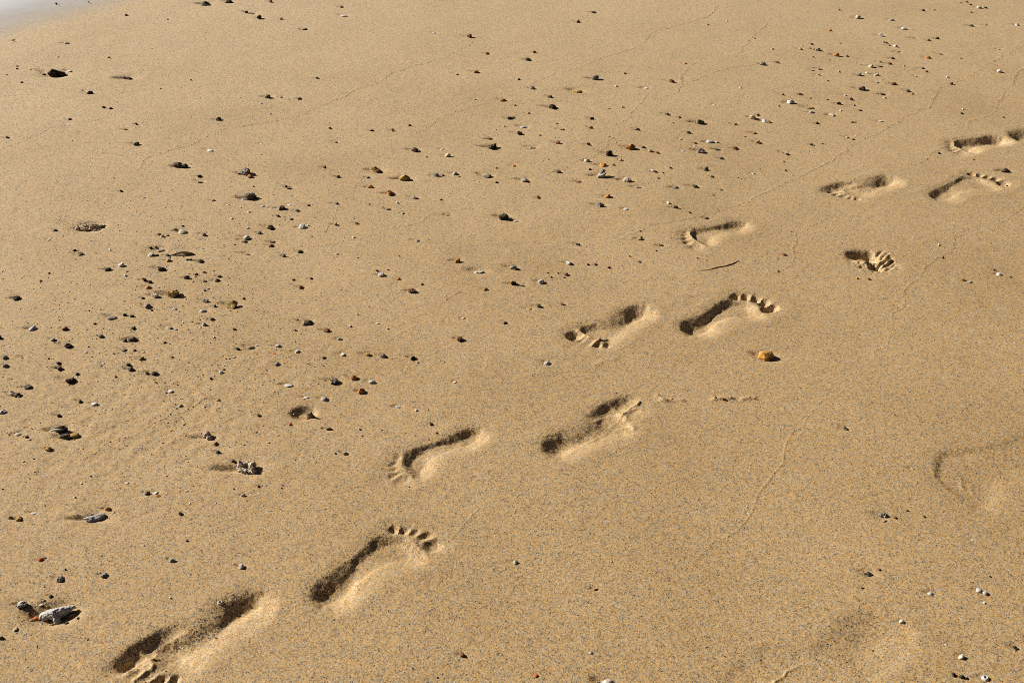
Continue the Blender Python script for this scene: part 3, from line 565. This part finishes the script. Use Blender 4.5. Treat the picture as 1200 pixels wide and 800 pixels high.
# big pale coral chunk
bl = [blob(-.013, .004, .007, .010, .008, .011, 21), blob(-.004, .008, .006, .010, .009, .009, 22), blob(.008, .006, .007, .010, .008, .009, 23), blob(.014, -.003, .005, .009, .008, .009, 24), blob(0, -.004, .004, .013, .009, .008, 25), blob(-.015, -.003, .003, .006, .006, .006, 26)]
P, F = fuse(bl, .0008, .0024, .005, 7); P *= 1.22
CORAL = stone_material('pale_pitted_coral', (.60, .50, .37), (.10, .08, .055), (.80, .73, .60), 4.5)
land('coral_fragment', 'coral', P, F, CORAL, 289, 549, .001, 'big pale knobbly coral chunk with dark pits, left of the thin-edged footprint', 'big pale coral chunk', 'pale', 'coral', rotz=-.3)
bl = [blob(-.006, .006, .005, .007, .006, .008, 31), blob(.003, 0, .004, .008, .006, .006, 32), blob(-.008, .001, .003, .005, .004, .005, 33)]
P, F = fuse(bl, .0008, .0016, .004, 8); P *= 1.2
land('coral_fragment', 'coral', P, F, CORAL, 244, 513, .001, 'smaller pale coral lump with a dark right side, up-left of the big coral chunk', 'smaller pale coral lump', 'pale', 'coral', rotz=-.4)
# long pale shell and its neighbour pebbles
W = 23 * mpp(112, 607)
P, F = shape_verts('p', 41, 4); P = P * np.array([W * .5, W * .20, W * .15]); P[:, 2] += .12 * np.abs(P[:, 0]); P[:, 1] += .25 * P[:, 0]
land('shell', 'shell', P, F, MAT['w'], 112, 607, -.003, 'long pale grey shell lying alone like a grain of rice at lower left', 'long pale grey shell', 'pale grey', 'shell', rotz=.15)
# ring shells with a hole
W = 9.5 * mpp(1155, 792)
P, F = ringshell(W, .42, .36, 1); land('shell', 'shell', P, F, MAT['w'], 1155, 793, .0015, 'white ring-shaped shell with a round hole, in the bottom right corner', 'white ring shell', 'white', 'shell', rotz=.4)
W = 7.5 * mpp(258, 704)
P, F = ringshell(W, .40, .40, 3); land('shell', 'shell', P, F, MAT['c'], 258, 705, .001, 'tiny pale ring shell on the rim of the nearest footprint', 'tiny ring shell', 'pale', 'shell', sc=0)
W = 20 * mpp(713, 797)
P, F = valve(W, 3); land('shell', 'shell', P, F, stone_material('pinkish_white_shell', (.78, .68, .58), (.55, .34, .22), (.86, .82, .76), 5, .5), 713, 799, .004, 'domed cream-white shell cut by the bottom edge at the middle', 'domed shell', 'cream', 'shell', rotz=.6)
W = 13 * mpp(1034, 602)
bl = [blob(0, 0, .003, W * .34, W * .28, W * .26, 51, 'p'), blob(W * .16, -W * .12, .003, W * .2, W * .2, W * .2, 52, 'p'), blob(-W * .3, W * .02, .002, W * .2, W * .1, W * .1, 53, 'p')]
P, F = fuse(bl, .0008, .0012, .003, 9)
land('shell', 'shell', P, F, MAT['m'], 1034, 603, .001, 'dark grey banded snail shell with small crumbs, below the faint right-edge footprint', 'dark snail shell', 'dark grey', 'shell')
# long dark driftwood piece, then a thin twig
m = mpp(214, 297)
L = 33 * m
P, F = tube([(-L * .5, -.004, .001), (-L * .3, -.001, .005), (-L * .05, .002, .0095), (L * .12, .002, .0085), (L * .3, .001, .006), (L * .5, -.003, .001)], [.002, .0036, .0048, .0046, .0042, .0015], 12, 3, .7)
land('driftwood', 'driftwood', P, F, stone_material('driftwood_bark', (.36, .28, .18), (.12, .08, .05), (.55, .47, .35), 4), 214, 297, .002, 'long flat dark driftwood piece among the shell bits at left', 'long dark driftwood', 'dark', 'driftwood', sc=.35)
pts = [(817, 319), (832, 317), (841, 314.5), (850, 313), (858, 310.5), (866, 307)]
c0 = ground(842, 314)
path = []
for k, q in enumerate(pts):
    g = ground(*q); path.append((g[0] - c0[0], g[1] - c0[1], height(*g) + .0012 - height(*c0)))
P, F = tube(path, [.0004, .0007, .0012, .0009, .0013, .0005], 8, 5, .5)
land('twig', 'twig', P, F, MAT['r'], 842, 314, 0, 'thin dark bent twig lying alone, below the narrow thin-edged footprint', 'thin bent twig', 'dark', 'twig', sc=0)
# hollowed tan rock half buried: a low crust round black hollows
m = mpp(103, 265)
dent(104, 265, .050, .034, 0, .007, 4)
bl = [blob(-.040, .004, .002, .022, .014, .011, 61), blob(-.012, -.004, .002, .018, .010, .012, 62), blob(.014, .003, .004, .020, .012, .014, 63), blob(.036, .010, .004, .018, .014, .013, 64), blob(.030, -.010, .000, .018, .010, .010, 65), blob(-.020, .022, 0, .020, .009, .009, 66), blob(.012, .024, .000, .016, .008, .008, 67)]
P, F = fuse(bl, .0014, .004, .014, 11); P[:, 2] = P[:, 2] * 1.15 + .005
land('rock', 'rock', P, F, stone_material('pale_tan_crust', (.60, .47, .30), (.16, .11, .06), (.72, .60, .42), 4), 103, 266, .005, 'low tan rock full of black hollows, half buried at the left', 'hollow tan rock', 'tan', 'rock', sc=.3)
# dark hollow with a leaning shell splinter
dent(356, 484, .030, .024, 0, .013, 4)
W = 13 * mpp(364, 486)
P, F = shape_verts('a', 73, 3); P = P * np.array([W * .55, W * .28, W * .42]); P[:, 2] += .55 * P[:, 0]
land('shell', 'shell', P, F, stone_material('dark_shell_splinter', (.12, .085, .06), (.03, .024, .02), (.55, .40, .26), 2), 364, 488, -.003, 'dark triangular shell splinter leaning over a small black hollow', 'dark triangular splinter', 'dark', 'shell', sc=0, smooth=False)
for q in [(352, 482, 6, 'm', 71), (348, 486, 5, 't', 72), (357, 480, 5, 'k', 74)]:
    pass
rock(66, 87, 23, 'k', 'a', 'big flat black rock near the water at upper left', 'big black rock', 'black', seed=81, d=.6, h=.5)
rock(209, 194, 12, 'd', 'a', 'shiny black rock, left half of a touching pair at upper left', 'black rock pair', 'black', seed=82)
rock(216, 195, 10, 'k', 'a', 'rough black rock, right half of a touching pair at upper left', 'rough rock of the pair', 'black', seed=83)
rock(202, 345, 18, 'y', 'c', 'rounded ochre rock with a dark right side, among the left pebbles', 'rounded ochre rock', 'ochre', seed=84)
MAT['oy'] = stone_material('amber_stone', (.66, .33, .06), (.20, .09, .03), (.80, .62, .36), 3)
rock(898, 418, 20, 'oy', 'p', 'bright orange and white rock with a black shadow, alone under a crescent footprint', 'bright orange rock', 'orange', seed=85, h=.6)
rock(72, 504, 19, 'k', 'a', 'wide black rock behind a thin white stick at the left', 'wide black rock', 'black', seed=86, d=.5, h=.5)
rock(75, 512, 17, 'd', 'a', 'dark stone in front of a thin white stick at the left', 'dark stone by white stick', 'dark', 'stone', 'stone', 'stone', seed=87, d=.5, h=.45)
W = 15 * mpp(68, 507)
P, F = tube([(-W * .5, 0, 0), (-W * .2, .001, .002), (W * .15, .002, .003), (W * .5, .003, .002)], [.0016, .0028, .0030, .0018], 8, 9)
land('shell_splinter', 'shell', P, F, MAT['w'], 67, 508, -.010, 'thin white stick of shell across two black stones at the left', 'thin white stick', 'white', 'shell', sc=0)
rock(88, 511, 12, 'y', 'f', 'yellow and white shell beside the two black stones at left', 'yellow and white shell', 'yellow', 'shell', 'shell', 'shell', seed=88, h=.5)
rock(14, 461, 9, 'c', 'a', 'pale cupped shell on the left of a small dark cluster by the left edge', 'pale cupped shell', 'pale', 'shell', 'shell', 'shell', seed=89)
rock(20, 463, 9, 'd', 'a', 'dark stone on the right of a small shell cluster by the left edge', 'dark cluster stone', 'dark', 'stone', 'stone', 'stone', seed=90)
rock(22, 465, 4, 'w', 'p', 'tiny white pebble at the foot of a small dark cluster by the left edge', 'tiny white cluster pebble', 'white', 'pebble', 'pebble', 'pebble', seed=91, sc=0)
rock(289, 203, 16, 'm', 'c', 'white-streaked dark rock, largest at upper left centre', 'white-streaked rock', 'white-streaked', seed=92)
rock(293, 207, 7, 'o', 'p', 'small orange pebble tucked against the front of a white-streaked rock', 'orange tucked pebble', 'orange', 'pebble', 'pebble', 'pebble', seed=93, sc=0)
rock(293, 231, 15, 'd', 'c', 'jagged dark rock with pale flecks, below the white-streaked rock', 'jagged flecked rock', 'dark', seed=94)

# --- the many small ones
KINDS = {}
def size_word(W):
    return 'tiny' if W < .0125 else 'small' if W < .019 else 'fair-sized' if W < .028 else 'large'
GRIT = []
rows = []
for line in STONES.replace('\n', ';').split(';'):
    q = line.split()
    if len(q) < 4: continue
    rows.append((float(q[0]), float(q[1]), float(q[2]), q[3], q[4] if len(q) > 4 else ('f' if q[3] in 'wc' and float(q[2]) < 7 else 'p')))
for i, (px, py, w, c, sh) in enumerate(rows):
    if w < 5:
        GRIT.append((px, py, w, c)); continue
    W = w * mpp(px, py) * .92
    if sh == 'p' and c in 'kdmtyr' and (i * 7) % 10 < 6: sh = 'q'
    noun = 'shell chip' if c in 'wc' and sh in 'fs' else 'shell' if sh == 's' else 'stone' if sh == 'a' else 'chip' if sh == 'f' else 'splinter' if sh == 'l' else 'pebble'
    name = noun.replace(' ', '_')
    scour(px, py, W)
    if sh == 's':
        V, F = valve(W * 1.05, i); sink = .001
        V = V * np.array([1, 1, .8]); tilt = .3
    else:
        V, F = shape_verts('a' if sh == 'q' else sh, 1000 + i, 3 if w >= 7 else 2)
        dd, hh = DIM[sh]
        V = V / np.abs(V).max(0) * np.array([W * .5, W * .5 * dd * rng.uniform(.85, 1.2), W * .5 * hh * rng.uniform(.8, 1.25)])
        sink = -V[:, 2].max() * rng.uniform(.25, .55); tilt = .25
    rz = rng.uniform(-.5, .5) if sh in 'fls' else rng.uniform(-1.2, 1.2)
    o = put(name, mesh_from(name, V, F, MAT[c], smooth=(sh in 'fs' or (sh == 'p' and c in 'wcgox'))), px, py + .12 * w, sink, rz)
    o.rotation_euler = (rng.uniform(-tilt, tilt), rng.uniform(-tilt, tilt), rz)
    o['category'] = {'stone': 'stone', 'pebble': 'pebble', 'chip': 'stone chip', 'splinter': 'splinter', 'shell': 'shell', 'shell chip': 'shell chip'}[noun]
    o['size_word'] = size_word(W)
    ITEMS.append((o, px, py, WORD[c], noun, False, None))
GROUPS = {'pebble': 'pebbles scattered over the sand', 'stone': 'rough stones scattered over the sand', 'chip': 'flat stone chips on the sand', 'splinter': 'thin splinters on the sand', 'shell': 'cupped shells on the sand', 'shell chip': 'shell chips scattered over the sand'}

# --- labels: colour and kind, then where it lies by the nearest thing one can name
FOOT_MARKS = [(230, 750, 'nearest footprint'), (440, 662, 'five-toed footprint'), (505, 537, 'thin-edged footprint'), (697, 501, 'long-slot footprint'), (717, 384, 'square-heeled footprint'),
              (852, 368, 'crescent footprint'), (838, 274, 'narrow footprint by twig'), (1013, 219, 'two-spot footprint'), (1133, 220, 'toe-dot footprint'), (1143, 168, 'farthest whole footprint'), (1020, 305, 'torn half footprint'), (1150, 555, 'faint right-edge footprint')]
MARKS = [(px, py, 'the ' + s) for (o, px, py, c, n, l, s) in ITEMS if l and s in ('grey three-armed coral', 'big pale coral chunk', 'long pale grey shell', 'white ring shell', 'domed shell', 'dark snail shell', 'long dark driftwood', 'thin bent twig', 'hollow tan rock', 'dark triangular splinter', 'big black rock', 'black rock pair', 'rounded ochre rock', 'bright orange rock', 'wide black rock', 'white-streaked rock')]
MARKS += [(a, b, 'the ' + c) for a, b, c in FOOT_MARKS]
# a few more, picked among the scattered ones and given labels of their own
EXTRA = [(590, 254, 'lone pointed black stone beyond the square-heeled footprint', 'lone pointed stone'), (647, 124, 'black humped stone in the far middle', 'black humped stone'), (739, 172, 'bright rust-orange stone in the far middle', 'rust-orange stone'),
         (714, 180, 'black stone just below a rust-orange stone in the far middle', None), (832, 165, 'brightest white pebble of the far middle', 'brightest white pebble'), (926, 119, 'white stone with a dark right side, left of the far right scatter', 'white far-right stone'),
         (1011, 104, 'black stone in the middle of the far right scatter', 'black far-right stone'), (577, 171, 'black stone at far centre, below a flat black chip', 'black far-centre stone'), (475, 208, 'long ochre pebble at upper centre, largest there', 'long ochre pebble'),
         (561, 318, 'long grey-tan splinter lying alone left of centre', 'long grey-tan splinter'), (447, 322, 'round white pebble left of the middle', 'round white pebble'), (536, 306, 'glossy orange pebble above a long grey-tan splinter', None), (20, 348, 'black wedge-shaped stone by the left edge', 'black wedge stone'),
         (642, 425, 'curved white shell lying alone left of the long-slot footprint', None), (1018, 671, 'flat black chip like a beetle, alone at lower right', 'beetle-like black chip'), (542, 766, 'small dark red pebble alone at the bottom centre', 'dark red pebble'), (604, 658, 'cream stone alone right of the five-toed footprint', None),
         (1127, 768, 'cream pebble left above the white ring shell', None), (1179, 200, 'black pointed stone right of the farthest whole footprint', None), (241, 4, 'white-topped dark wedge stone at the top edge', 'white-topped wedge stone'), (150, 90, 'long thin black splinter right of the big black rock near the water', 'long black splinter'),
         (338, 450, 'flat white shell chip, widest of those above the dark triangular splinter', 'widest white chip'), (272, 357, 'ochre stone right of the rounded ochre rock, dark-faced and pointed', 'pointed ochre stone'), (38, 384, 'smooth white pebble below the black wedge stone', 'smooth white pebble'), (1171, 320, None, None), (190, 314, 'black stone just below the long dark driftwood', None), (83, 445, 'black humped stone at left, alone below a small dark group', 'black left stone')]
done = set()
for ex, ey, lab, short in EXTRA:
    for k, (o, px, py, c, n, l, s) in enumerate(ITEMS):
        if not l and px == ex and py == ey and lab:
            o['label'] = lab; done.add(k)
            if short: MARKS.append((px, py, 'the ' + short))
            if n in GROUPS: o['group'] = GROUPS[n]
pend = {}
for k, (o, px, py, c, n, l, s) in enumerate(ITEMS):
    if l or k in done: continue
    best = min(MARKS, key=lambda q: (q[0] - px) ** 2 + ((q[1] - py) * 1.5) ** 2)
    dx, dy = px - best[0], (py - best[1]) * 1.5
    d = ('right of' if dx > 0 else 'left of') if abs(dx) > abs(dy) else ('in front of' if dy > 0 else 'beyond')
    pend.setdefault((c, n, d, best[2]), []).append((math.hypot(dx, dy), k))
ORD = ['closest', 'second closest', 'third closest', 'fourth closest', 'fifth closest', 'sixth closest', 'seventh closest', 'eighth closest', 'ninth closest', 'tenth closest', 'eleventh closest', 'twelfth closest']
for (c, n, d, mark), lst in pend.items():
    lst.sort()
    for r, (_, k) in enumerate(lst):
        o = ITEMS[k][0]
        sz = o['size_word']
        if len(lst) == 1: o['label'] = f'{sz} {c} {n}, the only one {d} {mark}'
        else: o['label'] = f'{sz} {c} {n}, {ORD[r]} one {d} {mark}'
        o['group'] = GROUPS[n]
for it in ITEMS:
    if 'size_word' in it[0]: del it[0]['size_word']

# --- grit: specks too small to count, one object
V, F, off = [], [], 0
MI = []
order = list('kdmgwctyorx')
P0, F0 = ico(1)
def speck(gx, gy, W, c):
    global off
    P = P0 * (1 + .35 * rng.normal(size=(len(P0), 1)).clip(-1, 1)) * np.array([W * .5, W * .4, W * .32])
    a = rng.uniform(0, 6.28); ca, sa = math.cos(a), math.sin(a)
    P = P @ np.array([[ca, sa, 0], [-sa, ca, 0], [0, 0, 1]]) + np.array([gx, gy, height(gx, gy) + W * .1])
    V.append(P); F.extend([tuple(i + off for i in f) for f in F0]); MI.extend([order.index(c)] * len(F0)); off += len(P)
for px, py, w, c in GRIT:
    g = ground(px, py); speck(g[0], g[1], w * mpp(px, py) * .95, c)
for Q in LINES[:SWASH_N]:                           # dark grains the backwash left strung along its edge
    for a, b in zip(Q[:-1], Q[1:]):
        dens = max(0, .75 + 1.5 * float(vnoise(np.array([a[0]]), np.array([a[1]]), .15, 31)[0]))
        for k in range(int(np.linalg.norm(b - a) / .0045 * dens)):
            p = a + (b - a) * rng.random() + rng.normal(0, .0016 + .0004 * a[1], 2)
            if p[1] > .9: speck(p[0], p[1], rng.uniform(.0012, .0022) * (.55 + .26 * p[1]), rng.choice(list('rrdttydr')))
for k in range(2300):                                # fine specks, thickest along the two bands of shell drift
    t = rng.random()
    if t < .50: px, py = rng.normal(195, 110), rng.normal(370, 100)
    elif t < .66: px, py = rng.normal(760, 130), rng.normal(170, 60)
    elif t < .82: px, py = rng.normal(1020, 80), rng.normal(90, 45)
    else: px, py = rng.uniform(-150, 1350), rng.uniform(-30, 860)
    if not (-30 < py < 900): continue
    g = ground(px, py); speck(g[0], g[1], rng.uniform(.0016, .0042) + (t < .5) * .0022 * rng.random() ** 2, rng.choice(list('kkdrrtwwcoyg')))
me = mesh_from('grit', np.concatenate(V), F, MAT['k'], True)
me.materials.clear()
for c in order: me.materials.append(MAT[c])
me.polygons.foreach_set('material_index', MI); me.update()
o = link('grit', me); o['kind'] = 'stuff'; o['label'] = 'fine specks of shell and dark grit strewn over the sand'; o['category'] = 'grit'

# ------------------------------------------------------------------ sea edge at the far left
s1, s2 = ground(0, 68), ground(225, -2)
e = (s2 - s1) / np.linalg.norm(s2 - s1); nrm = np.array([-e[1], e[0]])
if nrm[0] > 0: nrm = -nrm
D = (X - s1[0]) * nrm[0] + (Y - s1[1]) * nrm[1]
Z -= np.clip(np.maximum(D + .02, 0) * .018, 0, 1.5)
A = [s1 - e * 160 - nrm * .02, s1 + e * 160 - nrm * .02]
Bp = [A[1] + nrm * 220, A[0] + nrm * 220]
nn = 40
V, F = [], []
for k in range(nn + 1):
    for q, (a, b) in enumerate([(A[0], A[1]), (Bp[1], Bp[0])]):
        pass
V = [(p[0], p[1], -.0035) for p in (A[0], A[1], Bp[0], Bp[1])]
m, nt, out = nodes_of('shallow_foamy_water'); Lk = nt.links.new
geo = N(nt, 'ShaderNodeNewGeometry')
dot = N(nt, 'ShaderNodeVectorMath', operation='DOT_PRODUCT'); dot.inputs[1].default_value = (nrm[0], nrm[1], 0)
sub = N(nt, 'ShaderNodeMath', operation='SUBTRACT'); sub.inputs[1].default_value = float(s1 @ nrm)
Lk(geo.outputs['Position'], dot.inputs[0]); Lk(dot.outputs['Value'], sub.inputs[0])
tx = N(nt, 'ShaderNodeTexNoise', i_Scale=5.0, i_Detail=5.0); Lk(geo.outputs['Position'], tx.inputs['Vector'])
ma = N(nt, 'ShaderNodeMath', operation='MULTIPLY_ADD'); ma.inputs[1].default_value = .22; Lk(tx.outputs['Fac'], ma.inputs[0]); Lk(sub.outputs[0], ma.inputs[2])
mr = N(nt, 'ShaderNodeMapRange', interpolation_type='SMOOTHSTEP'); mr.inputs['From Min'].default_value = .18; mr.inputs['From Max'].default_value = 1.1; mr.inputs['To Max'].default_value = .93
Lk(ma.outputs[0], mr.inputs['Value'])
pw = N(nt, 'ShaderNodeBsdfPrincipled'); pw.inputs['Base Color'].default_value = (.74, .76, .76, 1); pw.inputs['Roughness'].default_value = .35
tr = N(nt, 'ShaderNodeBsdfTransparent'); ms = N(nt, 'ShaderNodeMixShader')
Lk(mr.outputs[0], ms.inputs[0]); Lk(tr.outputs[0], ms.inputs[1]); Lk(pw.outputs[0], ms.inputs[2]); Lk(ms.outputs[0], out.inputs[0])
me = mesh_from('sea_water', np.array(V), [(0, 1, 2, 3)], m); o = link('sea_water', me); o['kind'] = 'structure'

# ------------------------------------------------------------------ sand and footprint meshes out of the one relief
# grain-sized unevenness of the surface itself
cell = np.gradient(yl)[:, None]
Z[CR, CC] += rng.normal(0, 1, (NY, NX)) * (.00005 + .00012 * (OWN[CR, CC] > 0)) * (cell[CR] / .003) ** .5
fo = OWN[:-1, :-1]
ii, jj = np.meshgrid(np.arange(R - 1), np.arange(Cn - 1), indexing='ij')
def grid_mesh(name, mask, base):
    i, j = ii[mask], jj[mask]
    q = np.stack([i * Cn + j, i * Cn + j + 1, (i + 1) * Cn + j + 1, (i + 1) * Cn + j], 1)
    used, inv = np.unique(q, return_inverse=True)
    co = np.stack([X.ravel()[used] - base[0], Y.ravel()[used] - base[1], Z.ravel()[used]], 1).astype(np.float32)
    me = bpy.data.meshes.new(name)
    nf = len(q)
    me.vertices.add(len(used)); me.loops.add(nf * 4); me.polygons.add(nf)
    me.vertices.foreach_set('co', co.ravel())
    me.loops.foreach_set('vertex_index', inv.ravel().astype(np.int32))
    me.polygons.foreach_set('loop_start', np.arange(0, nf * 4, 4, dtype=np.int32))
    me.polygons.foreach_set('use_smooth', np.ones(nf, bool))
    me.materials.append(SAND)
    me.update(calc_edges=True)
    return me
o = link('beach_sand', grid_mesh('beach_sand', fo == 0, (0, 0))); o['kind'] = 'structure'
for k, p in enumerate(PRINTS):
    idx = (k + 1) * 10
    b = (float(p['base'][0]), float(p['base'][1]))
    root = bpy.data.objects.new('footprint', None); COL.objects.link(root); root.location = (b[0], b[1], 0); root.empty_display_size = .05
    root['label'] = p['label']; root['category'] = 'footprint'; root['group'] = p['group']
    if (fo == idx).any(): link('sole_print', grid_mesh('sole_print', fo == idx, b), parent=root)
    for t in range(1, 6):
        if (fo == idx + t).sum() > 3: link('toe_print', grid_mesh('toe_print', fo == idx + t, b), parent=root)

# ------------------------------------------------------------------ light, sky, camera
w = bpy.data.worlds.new('World'); S.world = w; w.use_nodes = True
nt = w.node_tree; nt.nodes.clear()
sky = nt.nodes.new('ShaderNodeTexSky'); sky.sky_type = 'NISHITA'; sky.sun_disc = False
sky.sun_elevation = SUN_EL; sky.sun_rotation = math.radians(90) - SUN_AZ + 2 * math.pi
sky.air_density = .10; sky.dust_density = 1.0; sky.ozone_density = 0.0
bg = nt.nodes.new('ShaderNodeBackground'); bg.inputs['Strength'].default_value = .05
wo = nt.nodes.new('ShaderNodeOutputWorld')
nt.links.new(sky.outputs[0], bg.inputs[0]); nt.links.new(bg.outputs[0], wo.inputs[0])
sl = bpy.data.lights.new('sun', 'SUN'); sl.energy = 5.0; sl.angle = math.radians(.53); sl.color = (1.0, .925, .845)
so = bpy.data.objects.new('sun', sl); COL.objects.link(so)
dv = Vector((math.cos(SUN_AZ) * math.cos(SUN_EL), math.sin(SUN_AZ) * math.cos(SUN_EL), math.sin(SUN_EL)))
so.rotation_euler = dv.to_track_quat('Z', 'Y').to_euler(); so.location = dv * 12
cam = bpy.data.cameras.new('camera'); cam.sensor_width = 36; cam.lens = 36 * FPX / 1200; cam.clip_start = .05; cam.clip_end = 1000
co = bpy.data.objects.new('camera', cam); COL.objects.link(co)
co.location = (0, 0, CAM_H); co.rotation_euler = (math.pi / 2 - PITCH, 0, 0)
S.camera = co
S.view_settings.view_transform = 'Standard'; S.view_settings.look = 'None'; S.view_settings.exposure = .55; S.view_settings.gamma = 1
S.cycles.max_bounces = 4; S.cycles.diffuse_bounces = 1; S.cycles.filter_width = .9; S.cycles.use_denoising = False; S.cycles.transparent_max_bounces = 6
